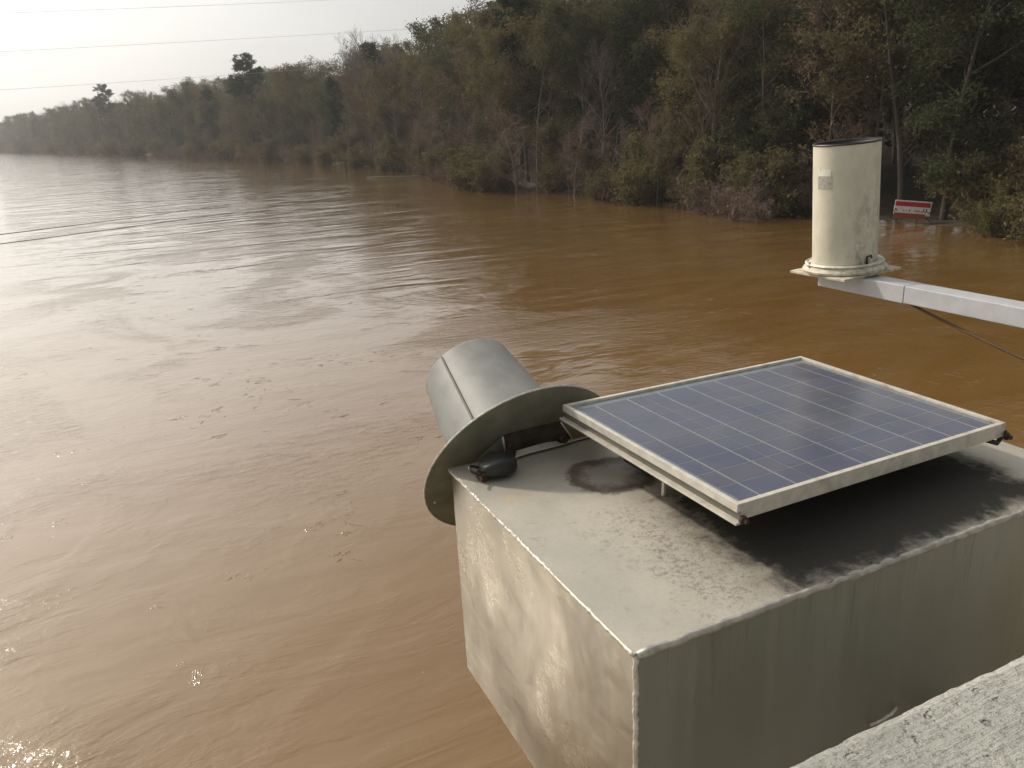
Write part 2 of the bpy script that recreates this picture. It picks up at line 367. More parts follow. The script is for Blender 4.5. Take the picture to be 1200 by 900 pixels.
def rv(r, a=1.0): return Vector((r.gauss(0, a), r.gauss(0, a), r.gauss(0, a)))
def grow(r, P):
    """branch skeleton -> list of (points, radii, level), list of twig tips (pos, dir)"""
    H = P['h']; segs = []; tips = []
    def branch(p, d, L, rad, lev):
        n = 6 if lev == 0 else (4 if lev == 1 else (3 if lev == 2 else 2))
        pts = [p.copy()]; rd = [rad]; q = p.copy(); dd = d.normalized()
        for i in range(n):
            wob = P.get('wob', .12)*(0.5 if lev == 0 else 1.3)
            dd = (dd + rv(r, wob) + Vector((0, 0, P['up'][min(lev, len(P['up'])-1)]))*.25).normalized()
            q = q + dd*(L/n); pts.append(q.copy()); rd.append(max(rad*(1-(i+1)/n*.82), P.get('rmin', .012)))
        segs.append((pts, rd, lev))
        if lev >= P['levels']:
            tips.append((pts, dd)); return
        k = P['kids'][lev]; t0 = P['t0'][lev]
        for i in range(k):
            t = t0 + (1-t0)*(i+r.uniform(.1, .9))/k
            f = t*n; j = min(int(f), n-1); b = pts[j].lerp(pts[j+1], f-j); ax = (pts[j+1]-pts[j]).normalized()
            az = r.uniform(0, 2*math.pi) if lev == 0 else r.uniform(0, 2*math.pi)
            perp = ax.orthogonal().normalized(); perp.rotate(Matrix.Rotation(az, 3, ax))
            ang = math.radians(P['ang'][lev] + r.uniform(-14, 14))
            nd = ax*math.cos(ang)+perp*math.sin(ang)
            shape = P['shape'](t) if lev == 0 else (1-.45*t)
            nl = P['len'][lev]*H*shape*r.uniform(.7, 1.2)
            branch(b, nd, nl, max(rd[j]*P.get('rk', .5)*(.8 if lev else 1), P.get('rmin', .012)), lev+1)
    for st in range(P.get('stems', 1)):
        d = Vector((P.get('lean', 0), 0, 1)) if P.get('stems', 1) == 1 else Vector((r.gauss(0, P.get('fan', .5)), r.gauss(0, P.get('fan', .5)), 1))
        p0 = Vector((0, 0, -.6)) if P.get('stems', 1) == 1 else Vector((r.uniform(-.3, .3), r.uniform(-.3, .3), -.4))
        branch(p0, d, H*.94*(1 if P.get('stems', 1) == 1 else r.uniform(.6, 1)), P['r'], 0)
    return segs, tips
def make_meshes(key, seed, P):
    r = random.Random(seed); segs, tips = grow(r, P)
    V = []; F = []; V2 = []; F2 = []
    for pts, rd, lev in segs:
        if lev <= P.get('trunk_lev', 1): tube_geo(pts, rd, 7 if lev == 0 else 4, False, V, F)
        else: tube_geo(pts, rd, 3, False, V2, F2)
    def mk(nm, V, F, mats):
        me = bpy.data.meshes.new(nm); me.from_pydata([tuple(v) for v in V], [], F); 
        for m in mats: me.materials.append(m)
        return me
    tm = mk(key+'_trunk', V, F, [P['bark']]); tm.polygons.foreach_set('use_smooth', [True]*len(tm.polygons))
    nb = len(F2)
    rg = np.random.default_rng(seed); nl = P.get('leaves', 0)
    if nl:
        tp = np.array([[tuple(q) for q in t[0]] for t in tips])            # tips x pts x 3
        k = tp.shape[1]; nt = len(tp); cnt = nl*nt
        keep = rg.random(nt) < P.get('fill', .9); idx = np.repeat(np.arange(nt)[keep], nl); cnt = len(idx)
        f = rg.random(cnt)*(k-1)*.999; j = f.astype(int); a = tp[idx, j]; b = tp[idx, j+1]
        ctr = a+(b-a)*(f-j)[:, None] + rg.normal(0, P.get('puff', .35), (cnt, 3))*np.array([1, 1, P.get('flat', .8)])
        ctr[:, 2] = np.maximum(ctr[:, 2], .05)
        sz = P.get('ls', .16)*rg.uniform(.6, 1.4, cnt)
        a1 = rg.normal(0, 1, (cnt, 3)); a1 /= np.linalg.norm(a1, axis=1)[:, None]
        b1 = rg.normal(0, 1, (cnt, 3)); b1 -= (b1*a1).sum(1)[:, None]*a1; b1 /= np.linalg.norm(b1, axis=1)[:, None]
        el = P.get('elong', 1.5)
        q = np.stack([ctr-a1*sz[:, None]*el, ctr+b1*sz[:, None]*.6, ctr+a1*sz[:, None]*el, ctr-b1*sz[:, None]*.6], 1).reshape(-1, 3)
        base = len(V2); V2 = [tuple(v) for v in V2] + q.tolist()
        F2 = F2 + [(base+4*i, base+4*i+1, base+4*i+2, base+4*i+3) for i in range(cnt)]
    cm = mk(key+'_crown', V2, F2, [P['twig'], P.get('leafmat', P['twig'])])
    if nl: cm.polygons.foreach_set('material_index', [0]*nb+[1]*(len(F2)-nb))
    cm.update(); tm.update()
    top = max(v[2] for v in V2) if V2 else P['h']
    return dict(trunk=tm, crown=cm, top=top)

oval = lambda t: .35+1.0*math.sin(math.pi*min(1, max(0, (t-.1)/.95)))**.8
cone = lambda t: 1.15-1.0*t
umb = lambda t: .6+.6*t
base = dict(levels=3, up=[.25, .3, .1, 0], ang=[55, 45, 45], rmin=.016, rk=.5)
PR = {}
def proto(key, n, seed, **kw):
    P = dict(base); P.update(kw); PR[key] = [make_meshes(key, seed+i, P) for i in range(n)]
proto('olive', 3, 11, h=20, r=.30, kids=[17, 6, 4], t0=[.22, .2, .15], len=[.25, .13, .06], shape=oval, bark=M_BARK, twig=M_BARK, leafmat=M_LOLIVE, leaves=28, puff=.42, ls=.12, fill=.9)
proto('green', 3, 31, h=20, r=.32, kids=[18, 6, 4], t0=[.15, .2, .15], len=[.26, .13, .06], shape=oval, bark=M_BARK, twig=M_BARK, leafmat=M_LGREEN, leaves=30, puff=.45, ls=.12, fill=.92)
proto('russet', 2, 51, h=18, r=.25, kids=[16, 6, 5], t0=[.2, .2, .15], len=[.24, .13, .07], shape=oval, bark=M_BARK, twig=M_BRED, leafmat=M_LBROWN, leaves=11, puff=.35, ls=.10, fill=.6)
proto('bare', 3, 71, h=20, r=.24, kids=[16, 7, 7], t0=[.25, .15, .15], len=[.27, .16, .085], shape=oval, up=[.2, .8, .5, .3], ang=[42, 38, 38], bark=M_BGREY, twig=M_BGREY, rmin=.017, wob=.1)
proto('redbare', 2, 81, h=10, r=.13, kids=[18, 7, 7], t0=[.08, .15, .15], len=[.34, .2, .10], shape=cone, up=[.2, .1, -.1, -.2], ang=[62, 42, 38], bark=M_BGREY, twig=M_BRED, rmin=.012, wob=.12)
proto('pine', 3, 91, h=22, r=.32, kids=[24, 7, 3], t0=[.38, .25, .3], len=[.19, .085, .03], shape=cone, up=[.3, .1, .2, .2], ang=[72, 50, 45], bark=M_BARK, twig=M_BARK, leafmat=M_LPINE, leaves=34, puff=.26, flat=.55, ls=.10, elong=2.2, fill=.95)
proto('umbrella', 1, 101, h=24, r=.34, kids=[18, 8, 4], t0=[.60, .35, .3], len=[.20, .10, .04], shape=lambda t: 1.15-.6*t, up=[.3, .5, .4, .2], ang=[70, 48, 45], bark=M_BARK, twig=M_BARK, leafmat=M_LPINE, leaves=30, puff=.24, flat=.45, ls=.11, elong=2, fill=.95)
proto('shrub', 3, 111, h=4.2, r=.05, stems=9, fan=.42, levels=2, kids=[7, 5], t0=[.1, .1], len=[.3, .16], ang=[42, 42], up=[.0, .1, 0], shape=lambda t: 1.1-.6*t, bark=M_BGREY, twig=M_BGREY, leafmat=M_LOLIVE, leaves=26, puff=.2, ls=.065, fill=.85, rmin=.008, wob=.13)
proto('yellowshrub', 1, 121, h=4.0, r=.04, stems=10, fan=.30, levels=2, kids=[8, 5], t0=[.12, .1], len=[.26, .14], ang=[36, 40], up=[.2, .3, 0], shape=lambda t: 1.1-.6*t, bark=M_BGREY, twig=M_BGREY, leafmat=M_LYEL, leaves=14, puff=.13, ls=.05, fill=.75, rmin=.007, wob=.12)
proto('twigshrub', 3, 131, h=3.6, r=.045, stems=12, fan=.7, levels=3, kids=[6, 5, 4], t0=[.1, .1, .1], len=[.36, .24, .14], ang=[40, 40, 40], up=[-.1, -.1, -.2, 0], shape=lambda t: 1.0-.4*t, bark=M_BRED, twig=M_BRED, rmin=.008, wob=.17)
proto('snag', 2, 141, h=17, r=.13, levels=2, kids=[9, 4], t0=[.35, .2], len=[.16, .08], shape=cone, ang=[48, 42], up=[.15, .3, .1], bark=M_BPALE, twig=M_BPALE, rmin=.016, wob=.10)
proto('darktrunk', 2, 151, h=21, r=.26, kids=[12, 6, 4], t0=[.5, .2, .15], len=[.2, .12, .06], shape=oval, bark=M_BARK, twig=M_BARK, leafmat=M_LOLIVE, leaves=24, puff=.4, ls=.12, fill=.8)

NAMES = {'olive': ('broadleaf_tree', 'olive-leaved broadleaf tree', 'tree'), 'green': ('evergreen_tree', 'dark green bushy tree', 'tree'), 'russet': ('autumn_tree', 'thin russet-brown autumn tree', 'tree'),
         'bare': ('bare_tree', 'leafless grey-twigged tree', 'tree'), 'redbare': ('bare_tree', 'leafless reddish-twigged small tree', 'tree'), 'pine': ('pine_tree', 'dark layered pine tree', 'tree'),
         'umbrella': ('pine_tree', 'tall flat-topped pine', 'tree'), 'shrub': ('riverside_shrub', 'leafy olive shrub', 'shrub'), 'yellowshrub': ('riverside_shrub', 'yellow-green shrub', 'shrub'),
         'twigshrub': ('bare_shrub', 'leafless brownish twig thicket', 'shrub'), 'snag': ('slender_tree', 'slender pale-barked tree', 'tree'), 'darktrunk': ('tall_trunk_tree', 'tall dark-trunked tree', 'tree')}
def pix(x, y, z):
    v = Vector((x, y, z-HC)); zc = v.dot(FW)
    return (600+934*v.dot(RX)/zc, 450+934*v.dot(DN)/zc) if zc > .1 else (9999, 0)
ZONES = [(60, 'at the far left'), (170, 'by the small round-topped pine'), (265, 'between the two round-topped pines'), (335, 'around the tall lone pine'),
         (420, 'right of the tall lone pine'), (500, 'under the grey bare treetops'), (570, 'behind the stump in the water'), (650, 'around the high dark pine'),
         (760, 'behind the olive water shrub'), (860, 'behind the pale twig thickets'), (950, 'left of the gauge cylinder'), (1040, 'behind the gauge cylinder'),
         (1110, 'behind the striped sign'), (99999, 'by the yellow-green bush')]
ORD = ['first', 'second', 'third', 'fourth', 'fifth', 'sixth', 'seventh', 'eighth', 'ninth', 'tenth', 'eleventh', 'twelfth', 'thirteenth', 'fourteenth', 'fifteenth', 'sixteenth', 'seventeenth', 'eighteenth', 'nineteenth', 'twentieth', 'twenty-first', 'twenty-second', 'twenty-third', 'twenty-fourth', 'twenty-fifth', 'twenty-sixth']
LABELLED = {}; MARKS = []
def name_trees():
    for k, L in LABELLED.items():
        L.sort(key=lambda t: t[0])
        for i, (px, e) in enumerate(L):
            if len(L) > 1: e['label'] = (ORD[i] if i < 26 else 'further') + ' from left, ' + k
            else: e['label'] = k
def plant(key, x, y, z, height, label=None, group=None, rot=None, var=None, lean=0.0, deep=0):
    pr = PR[key][var if var is not None else random.randrange(len(PR[key]))]
    nm, lb, cat = NAMES[key]; e = empty(nm, (x, y, z)); k = height/pr['top']
    e.scale = (k*random.uniform(.92, 1.1),)*2 + (k,); e.rotation_euler = (0, lean, rot if rot is not None else random.uniform(0, 6.28))
    if label is None:
        px = pix(x, y, z)[0]; zn = [q for a, q in ZONES if px < a][0]
        lay = ['at the waterline', 'near the water', 'deeper in'][deep]
        label = f'{lb} {lay} {zn}'; group = f'{cat}s of the flooded riverbank wood'
        LABELLED.setdefault(label, []).append((px, e))
    tag(e, label, cat, group)
    for part in ('trunk', 'crown'): link(bpy.data.objects.new(part, pr[part]), e)
    return e

def ground_clear(x, y, wide=1.0):
    d = math.hypot(x, y); px = pix(x, y, 0)[0]
    for mpx, md, hw in MARKS:
        if abs(px-mpx) < hw*wide and d < md+1.5: return False
    return True
GW = 'trees of the flooded riverbank wood'; GS = 'shrubs of the flooded riverbank wood'
def water_pt(px, py):
    d = RX*((px-600)/934)+DN*((py-450)/934)+FW; v = d*(-HC/d.z); v.z = 0.0; return v
def landmark(key, px, py, toppx, label, **kw):
    """stands where its foot meets the water or bank in the photo"""
    b = water_pt(px, py); hd = math.hypot(b.x, b.y); d = RX*((px-600)/934)+DN*((toppx-450)/934)+FW
    top = HC+d.z*hd/math.hypot(d.x, d.y)
    hw = {'snag': 13, 'darktrunk': 14, 'umbrella': 14, 'bare': 14, 'yellowshrub': 66}.get(key, 40)
    if key not in ('pine', 'umbrella', 'bare', 'green', 'olive', 'darktrunk'): MARKS.append((px, hd, hw))
    return plant(key, b.x, b.y, 0.0, top, label=label, group=GS if NAMES[key][2] == 'shrub' else GW, **kw)
landmark('umbrella', 301, 186, 61, 'tall dark pine with a flat rounded top rising alone above the skyline', rot=1.0)
landmark('umbrella', 134, 179.6, 97, 'small round-topped pine poking above the distant skyline on the left', rot=3.0)
landmark('pine', 405, 191, 88, 'dark green conifer just left of the grey bare treetops', rot=0.4, var=0)
landmark('bare', 446, 194.5, 30, 'leafless grey tree with fine twigs against the white sky', var=0)
landmark('bare', 470, 197, 36, 'second leafless grey tree, right of the first against the sky', var=1)
landmark('bare', 427, 193, 44, 'smallest of the leafless grey trees on the skyline', var=2)
landmark('green', 528, 203, 6, 'bright green broadleaf crown marking where the skyline leaves the photo', var=1)
landmark('pine', 612, 214, -55, 'high dark pine with layered boughs at the top centre of the photo', var=1, rot=2.2)
landmark('redbare', 606, 225, 105, 'reddish-brown bare tree with drooping twigs down to the water', var=0)
landmark('snag', 630, 226, 60, 'pale straight trunk beside the reddish drooping twigs', var=0)
landmark('olive', 700, 222, -10, 'broad olive-brown tree right of the high dark pine', var=0)
landmark('shrub', 752, 236, 148, 'large olive and yellow shrub standing in the water left of the grey thicket', var=0)
landmark('russet', 770, 240, 128, 'russet-leaved small tree in the water behind the large olive shrub', var=0)
landmark('twigshrub', 870, 257, 196, 'pale brown twig thicket spreading over the water left of the gauge', var=0)
landmark('twigshrub', 835, 251, 205, 'lower pale twig thicket left of the spreading thicket', var=1)
landmark('snag', 1013, 246, -30, 'tall slender pale trunk rising above the gauge cylinder', var=1)
landmark('snag', 1084, 246, 112, 'thin pale leaning trunk above the red and white sign', var=0, lean=-.06)
landmark('darktrunk', 1165, 246, -70, 'dark bare trunk above the yellow-green bush', var=0)
landmark('darktrunk', 1132, 250, -60, 'dark trunk between the sign and the yellow-green bush', var=1)
landmark('yellowshrub', 1163, 277, 214, 'yellow-green leafy bush standing in the flood right of the sign', var=0, rot=.5)
landmark('bare', 534, 207, 118, 'dark leaning multi-limbed tree at the water behind the snag', var=1, lean=-.15)

# ordinary trees in rows along the bank, by distance along it
S0 = 40.0; rt = random.Random(21)
def local_h(d): return float(np.interp(d, [40, 70, 120, 160, 217, 320, 500, 980], [22, 22, 22, 21.5, 22.5, 24.5, 29.5, 31.5]))
kinds_near = ['olive']*6+['green']*4+['russet']*3+['bare']*3+['darktrunk']*2+['pine']*1+['snag']*1
kinds_far = ['olive']*6+['green']*6+['russet']*2+['bare']*1+['pine']*2
S_END = cs[-3]+ (cs[-2]-cs[-3])*1.0+90
for ri, off in enumerate([3.5, 8, 13.5, 20, 28]):
    s = S0+rt.uniform(0, 3)
    while s < S_END:
        q = bank_at(s, off); d = math.hypot(q[0], q[1])
        step = (3.6+max(0, d-60)*.030)*(1+.10*ri)
        if d > 330 and ri > 2: break
        if d > 150 and ri > 3: break
        px, py = pix(q[0], q[1], 0)
        if px < 1380:
            o2 = off + rt.uniform(-1.6, 1.6)*(1+d/300)
            q = bank_at(s+rt.uniform(-.3, .3)*step, max(1.5, o2))
            h = local_h(d)*rt.uniform(.70, .98)*(1+.03*ri)*(.80 if ri == 0 else 1)
            kk = rt.choice(kinds_near if d < 150 else kinds_far)
            if ri == 0 and kk in('pine', 'darktrunk'): kk = 'olive'
            if ground_clear(q[0], q[1]): plant(kk, q[0], q[1], ground_z(o2)-.1, h, deep=1 if ri < 2 else 2)
        s += step*rt.uniform(.75, 1.3)
# shrubs and thicket along the water line
s = S0
while s < S_END:
    q = bank_at(s, 0); d = math.hypot(q[0], q[1]); step = 1.35+max(0, d-50)*.019
    px, py = pix(q[0], q[1], 0)
    if px < 1380:
        o2 = rt.uniform(-2.0, 1.6)*(1+d/250); q = bank_at(s, o2)
        kk = rt.choice(['shrub', 'shrub', 'twigshrub', 'twigshrub', 'redbare', 'shrub'] if d < 200 else ['shrub', 'shrub', 'twigshrub'])
        h = {'shrub': rt.uniform(2.6, 5.2), 'twigshrub': rt.uniform(1.8, 3.6), 'redbare': rt.uniform(5, 8)}[kk]*(1+d/500)
        if 1030 < px < 1115 and d < 80: h *= .35; kk = 'shrub'
        if ground_clear(q[0], q[1]) and not (990 < px < 1125 and d < 57): plant(kk, q[0], q[1], max(-.15, ground_z(o2)-.2), h, deep=0)
    s += step*rt.uniform(.7, 1.3)
name_trees()

# deep wood behind the rows: one mass
def deep_wood():
    rg = np.random.default_rng(5); pts = []
    for i in range(60000):
        s = S0-30+rg.random()**1.6*(S_END-S0+120)
        q = None
        off = rg.uniform(24, 46); 
        pts.append((s, off, rg.random()))
    P = np.empty((len(pts), 3)); sz = np.empty(len(pts))
    for i, (s, off, t) in enumerate(pts):
        q = bank_at(s, off); d = math.hypot(q[0], q[1])
        n = .5+.5*math.sin(s*.21+math.sin(s*.057)*3+off*.3)
        P[i] = (q[0], q[1], ground_z(off)-1+t*local_h(d)*(.62+.20*n)); sz[i] = .22+d*.0016
    a = rg.normal(0, 1, P.shape); a /= np.linalg.norm(a, axis=1)[:, None]; b = rg.normal(0, 1, P.shape); b -= (b*a).sum(1)[:, None]*a; b /= np.linalg.norm(b, axis=1)[:, None]
    q = np.stack([P-a*sz[:, None]*1.5, P+b*sz[:, None], P+a*sz[:, None]*1.5, P-b*sz[:, None]], 1).reshape(-1, 3)
    o = mesh_obj('background_woodland', q.tolist(), [(4*i, 4*i+1, 4*i+2, 4*i+3) for i in range(len(P))], mat_leaf('distant_foliage', [(.038, .042, .02), (.06, .055, .028), (.075, .062, .034)], transl=.1))
    tag(o, 'dense dark mass of woodland behind the riverbank trees', 'woodland', kind='stuff')
deep_wood()

# ------------------------------------------------------------------ snag, driftwood in the river
b = water_pt(513, 207)
e = empty('dead_snag', b); tag(e, 'dark stump sticking out of the water near the left bank bend', 'stump')
tube('stump', [(0, 0, -.6), (.1, 0, .5), (-.05, .1, 1.1)], [.28, .24, .12], M_BARK, e, 7)
tube('branch', [(0, 0, .6), (-.7, .1, .8), (-1.3, .1, .5)], [.10, .07, .03], M_BARK, e, 5)
a = water_pt(430, 208); a.z = .02; c_ = b+Vector((-.6, -.3, .05))
o = tube('driftwood_log', [a, a.lerp(c_, .3)+Vector((0, 0, .05)), a.lerp(c_, .7)+Vector((.1, .2, .02)), c_], [.05, .10, .12, .14], M_BARK, None, 6); tag(o, 'thin dark floating log trailing left from the stump', 'log')

# ------------------------------------------------------------------ red and white sign in the flood
def sign():
    b = water_pt(1066, 262); 
    red, white, gr_ = simple('sign_red', (.42, .02, .03), .45, 0, .12, 12), simple('sign_white', (.72, .70, .66), .45, 0, .06, 12), M_BARK
    orange = simple('sign_faded_red', (.30, .06, .025), .5, 0, .2, 12)
    ink = simple('sign_ink', (.03, .03, .03), .6)
    e = empty('warning_sign', (b.x, b.y, .12), math.radians(-9)); e.rotation_euler = (0, math.radians(5), math.radians(-22))
    tag(e, 'red and white striped warning board half drowned in the flood', 'sign')
    wd = .97
    box('frame', (-wd, wd, .03, .06, .36, 1.17), white, e, .006)
    box('red_band', (-wd+.05, wd-.06, .008, .028, .84, 1.10), red, e, .003)
    box('white_band', (-wd+.02, wd-.04, .004, .028, .46, .83), white, e, .003)
    box('faded_band', (-wd+.04, wd-.25, .008, .028, .18, .45), orange, e, .003)
    r = random.Random(4); bm = bmesh.new()
    x = -.96
    for (x0, x1) in ((-.98, -.80), (-.62, -.42), (-.30, -.10), (.12, .98)):
        x = x0
        while x < x1:
            h = r.uniform(.06, .22); z = .5+r.uniform(.0, .10); wv = r.uniform(.025, .05)
            if r.random() < .8: box_bm(x, x+wv, -.002, .0035, z, z+h, bm)
            if r.random() < .6: box_bm(x, x+.07, -.0025, .003, z+h*.5, z+h*.5+.03, bm)
            x += .075
    bm_obj('worn_lettering', bm, ink, e)
    for x in (.34, -.72): box('leg', (x-.035, x+.035, .062, .12, -.9, .9), gr_, e, .004)
    tube('brace', [(.55, .1, .42), (1.25, .2, -.1), (1.6, .2, -.5)], .035, gr_, e, 6)
sign()

# ------------------------------------------------------------------ power lines and cables
M_WIRE = simple('cable_black', (.03, .03, .03), .5); M_WIREG = simple('cable_grey', (.45, .45, .45), .4, .5)
def dirv(az, el): return Vector((math.sin(math.radians(az)), math.cos(math.radians(az)), math.tan(math.radians(el))))
def span(name, pa, pb, sag, rad, mat, label, cat, group=None, n=40):
    pts = [pa.lerp(pb, i/n) - Vector((0, 0, 4*sag*(i/n)*(1-i/n))) for i in range(n+1)]
    return tag(tube(name, pts, rad, mat, None, 5), label, cat, group)
def ray_at(px, py, dist):
    d = RX*((px-600)/934)+DN*((py-450)/934)+FW; return d*(dist/math.hypot(d.x, d.y))+Vector((0, 0, HC))
for (x0, y0, x1, y1, d1, lab) in ((0, 12, 330, 0, 190, 'topmost pale power line crossing the white sky'), (0, 57, 480, 33, 190, 'middle pale power line ending at the grey bare treetops'), (0, 102, 260, 86, 190, 'lowest pale power line just above the tree line')):
    A = ray_at(x0, y0, 175); B = ray_at(x1, y1, 190); D = (B-A)
    t = 1.0 if lab.startswith('lowest') else 1.0
    span('power_line', A-D*1.2, A+D*(1.9 if x1 != 480 else 1.25), .5, .022, M_WIREG, lab, 'cable', 'power lines in the sky')
for (x0, y0, x1, y1, lab) in ((0, 272, 290, 235, 'upper of two dark cables slung low over the river'), (0, 283, 300, 243, 'lower of two dark cables slung low over the river')):
    B = water_pt(x1+6, y1-1)-Vector((0, 0, .15)); A = ray_at(x0, y0, 42); D = A-B
    span('river_cable', B, A+D*.5, .12, .020, M_WIRE, lab, 'cable', 'dark cables low over the river')

# ------------------------------------------------------------------ bridge
def mat_concrete():
    m, g = newmat('rough_concrete'); p = g.ob
    n = g.noise(p, 4, 5, .6); f = g.noise(p, 190, 4, .8); md = g.noise(p, 60, 5, .7); st = g.noise(g.vmap(p, (5, 60, 20), (0, 0, .1)), 1.3, 5, .7, .4)
    c = g.mix(g.ramp(n, .3, .7), (.32, .325, .295), (.44, .44, .40))
    c = g.mix(g.m('MULTIPLY', g.ramp(f, .50, .60), .70), c, (.17, .165, .145))
    c = g.mix(g.m('MULTIPLY', g.ramp(md, .58, .72), .35), c, (.74, .73, .67))
    c = g.mix(g.m('MULTIPLY', g.ramp(st, .55, .75), .4), c, (.22, .215, .19))
    pit = g.ramp(g.noise(p, 34, 3, .6), .62, .72)
    c = g.mix(g.m('MULTIPLY', pit, .45), c, (.15, .15, .125))
    big = g.ramp(g.noise(p, 9, 5, .65, .8), .48, .66); c = g.mix(g.m('MULTIPLY', big, .35), c, (.24, .245, .21))
    h = g.m('ADD', g.m('MULTIPLY', f, .55), g.m('ADD', g.m('MULTIPLY', md, .5), g.m('SUBTRACT', g.m('MULTIPLY', st, .8), pit)))
    princ(g, c, .9, 0, g.bump(h, .9, .004)); return m
M_CONC = mat_concrete()
pe = empty('bridge_parapet', UWZ(0, 0, -1.45), YAW); tag(pe, 'rough grey concrete bridge parapet at the bottom right corner', 'parapet')
def slab(name, u0, u1, w0, w1, z0, z1, bev, parent=None, zref=-1.45):
    bm = bmesh.new()
    nx = 60
    box_bm(u0, u1, w0, w1, z0-zref, z1-zref, bm); bmesh.ops.bevel(bm, geom=list(bm.edges), offset=bev, segments=3, affect='EDGES', profile=.5)
    return bm_obj(name, bm, M_CONC, parent)
def cap():
    rr = random.Random(8); us = [-9]+[i*.011-.4 for i in range(230)]+[14]; V = []; F = []
    prof_ = [(.12, -.72), (.12, -.61), (.128, -.6015), (.30, -.600), (.440, -.6005), (.449, -.6045), (.453, -.612), (.452, -.72)]
    n = len(prof_); off = 0
    for u_ in us:
        off = off*.9+rr.gauss(0, .00030)
        chip = .0035 if rr.random() < .02 else 0
        for k, (a, b_) in enumerate(prof_):
            j = off+rr.gauss(0, .0005) if k in (4, 5, 6) else 0
            V.append((u_, a+j-(chip if k in (5, 6) else 0), b_+1.45+(rr.gauss(0, .0004) if k in (4, 5) else 0)-(chip*.6 if k == 5 else 0)))
    for i in range(len(us)-1):
        for k in range(n): F.append((i*n+k, (i+1)*n+k, (i+1)*n+(k+1) % n, i*n+(k+1) % n))
    F += [tuple(range(n)), tuple((len(us)-1)*n+k for k in range(n))[::-1]]
    mesh_obj('cap', V, F, M_CONC, pe)
cap()
slab('wall', -9, 14, .16, .43, -1.45, -.722, .01, pe)
dk = slab('bridge_deck', -9, 14, -9, .43, -1.95, -1.453, .01, None, 0); dk.location = UX*0+Vector((0, 0, HC)); dk.rotation_euler = (0, 0, YAW); dk['kind'] = 'structure'
gd = slab('bridge_girder', -9, 14, -.1, .35, -2.95, -1.953, .01, None, 0); gd.location = Vector((0, 0, HC)); gd.rotation_euler = (0, 0, YAW); gd['kind'] = 'structure'

# ------------------------------------------------------------------ instrument box
BX = empty('instrument_box', UWZ(.586, .881, -1.375), YAW); tag(BX, 'large welded aluminium instrument box with stained top hanging beside the bridge', 'box')
L_, D_, H_, T = 1.205, .797, .575, .004
def face_panel(name, pts, nrm, mat, parent, sub=1):
    """sheet with thickness T given its four corners (outside face) and outward normal"""
    nrm = Vector(nrm); bm = bmesh.new(); a = [bm.verts.new(p) for p in pts]; b_ = [bm.verts.new(Vector(p)-nrm*T) for p in pts]
    bm.faces.new(a); bm.faces.new(b_[::-1]); n = len(pts)
    for i in range(n): bm.faces.new((a[i], b_[i], b_[(i+1) % n], a[(i+1) % n]))
    return bm_obj(name, bm, mat, parent)
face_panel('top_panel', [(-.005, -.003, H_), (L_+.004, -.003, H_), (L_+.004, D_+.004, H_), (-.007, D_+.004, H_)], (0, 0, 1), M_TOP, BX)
zt = H_-T-.001
face_panel('side_panel', [(0, 0, 0), (0, 0, zt), (0, D_, zt), (0, D_, 0)], (-1, 0, 0), M_SIDE, BX)
face_panel('side_panel', [(L_, 0, 0), (L_, D_, 0), (L_, D_, zt), (L_, 0, zt)], (1, 0, 0), M_SIDE, BX)
def mat_front():
    m, g = newmat('dull_aluminium_front'); p = g.ob
    n = g.noise(p, 1.6, 3, .5, .3); run = g.noise(g.vmap(p, (30, 1, 1.2)), 1.0, 5, .6, .2); f = g.noise(g.vmap(p, (140, 1, 8)), 1, 4, .6)
    c = g.mix(g.ramp(n, .3, .7), (.33, .335, .30), (.28, .28, .24))
    c = g.mix(g.m('MULTIPLY', g.ramp(run, .45, .8), .16), c, (.40, .40, .36))
    sz = g.node('ShaderNodeSeparateXYZ', {0: p}).outputs
    drip = g.m('MULTIPLY', g.ramp(g.noise(g.vmap(p, (55, 1, 3)), 1, 4, .7), .52, .66), g.ramp(sz[2], .35, .57))
    c = g.mix(g.m('MULTIPLY', drip, .30), c, (.10, .095, .075))
    c = g.mix(g.m('MULTIPLY', g.m('MULTIPLY', g.ramp(sz[0], .75, 1.1), g.ramp(n, .4, .6)), .4), c, (.27, .21, .10))
    spot = g.ramp(g.noise(p, 38, 3, .6), .73, .77)
    c = g.mix(g.m('MULTIPLY', spot, .6), c, (.09, .085, .06))
    princ(g, c, g.ramp(run, .3, .7, .36, .46), .65, g.bump(g.m('ADD', g.m('MULTIPLY', n, 8), g.m('MULTIPLY', f, .1)), .5, .004)); return m
M_FRONT = mat_front()
face_panel('front_panel', [(T+.001, 0, 0), (L_-T-.001, 0, 0), (L_-T-.001, 0, zt), (T+.001, 0, zt)], (0, -1, 0), M_FRONT, BX)
face_panel('back_panel', [(T+.001, D_, 0), (T+.001, D_, zt), (L_-T-.001, D_, zt), (L_-T-.001, D_, 0)], (0, 1, 0), M_SIDE, BX)
face_panel('bottom_panel', [(T+.002, T+.002, .001), (T+.002, D_-T-.002, .001), (L_-T-.002, D_-T-.002, .001), (L_-T-.002, T+.002, .001)], (0, 0, -1), M_SIDE, BX)
def bead(name, a, b_, r0, n, amp, mat=M_WELD, seed=1):
    rr = random.Random(seed); a = Vector(a); b_ = Vector(b_); pts = []; rd = []
    for i in range(n+1):
        pts.append(a.lerp(b_, i/n)+Vector((rr.gauss(0, amp), rr.gauss(0, amp), rr.gauss(0, amp)))); rd.append(r0*(1+.28*(i % 2)+rr.uniform(-.15, .15)))
    return tube(name, pts, rd, mat, BX, 6)
bead('weld_bead', (-.004, -.002, H_-.004), (-.004, D_, H_-.004), .0036, 110, .0006)
bead('weld_bead', (-.001, -.001, 0), (-.001, -.001, H_-.006), .0040, 70, .0006, seed=2)
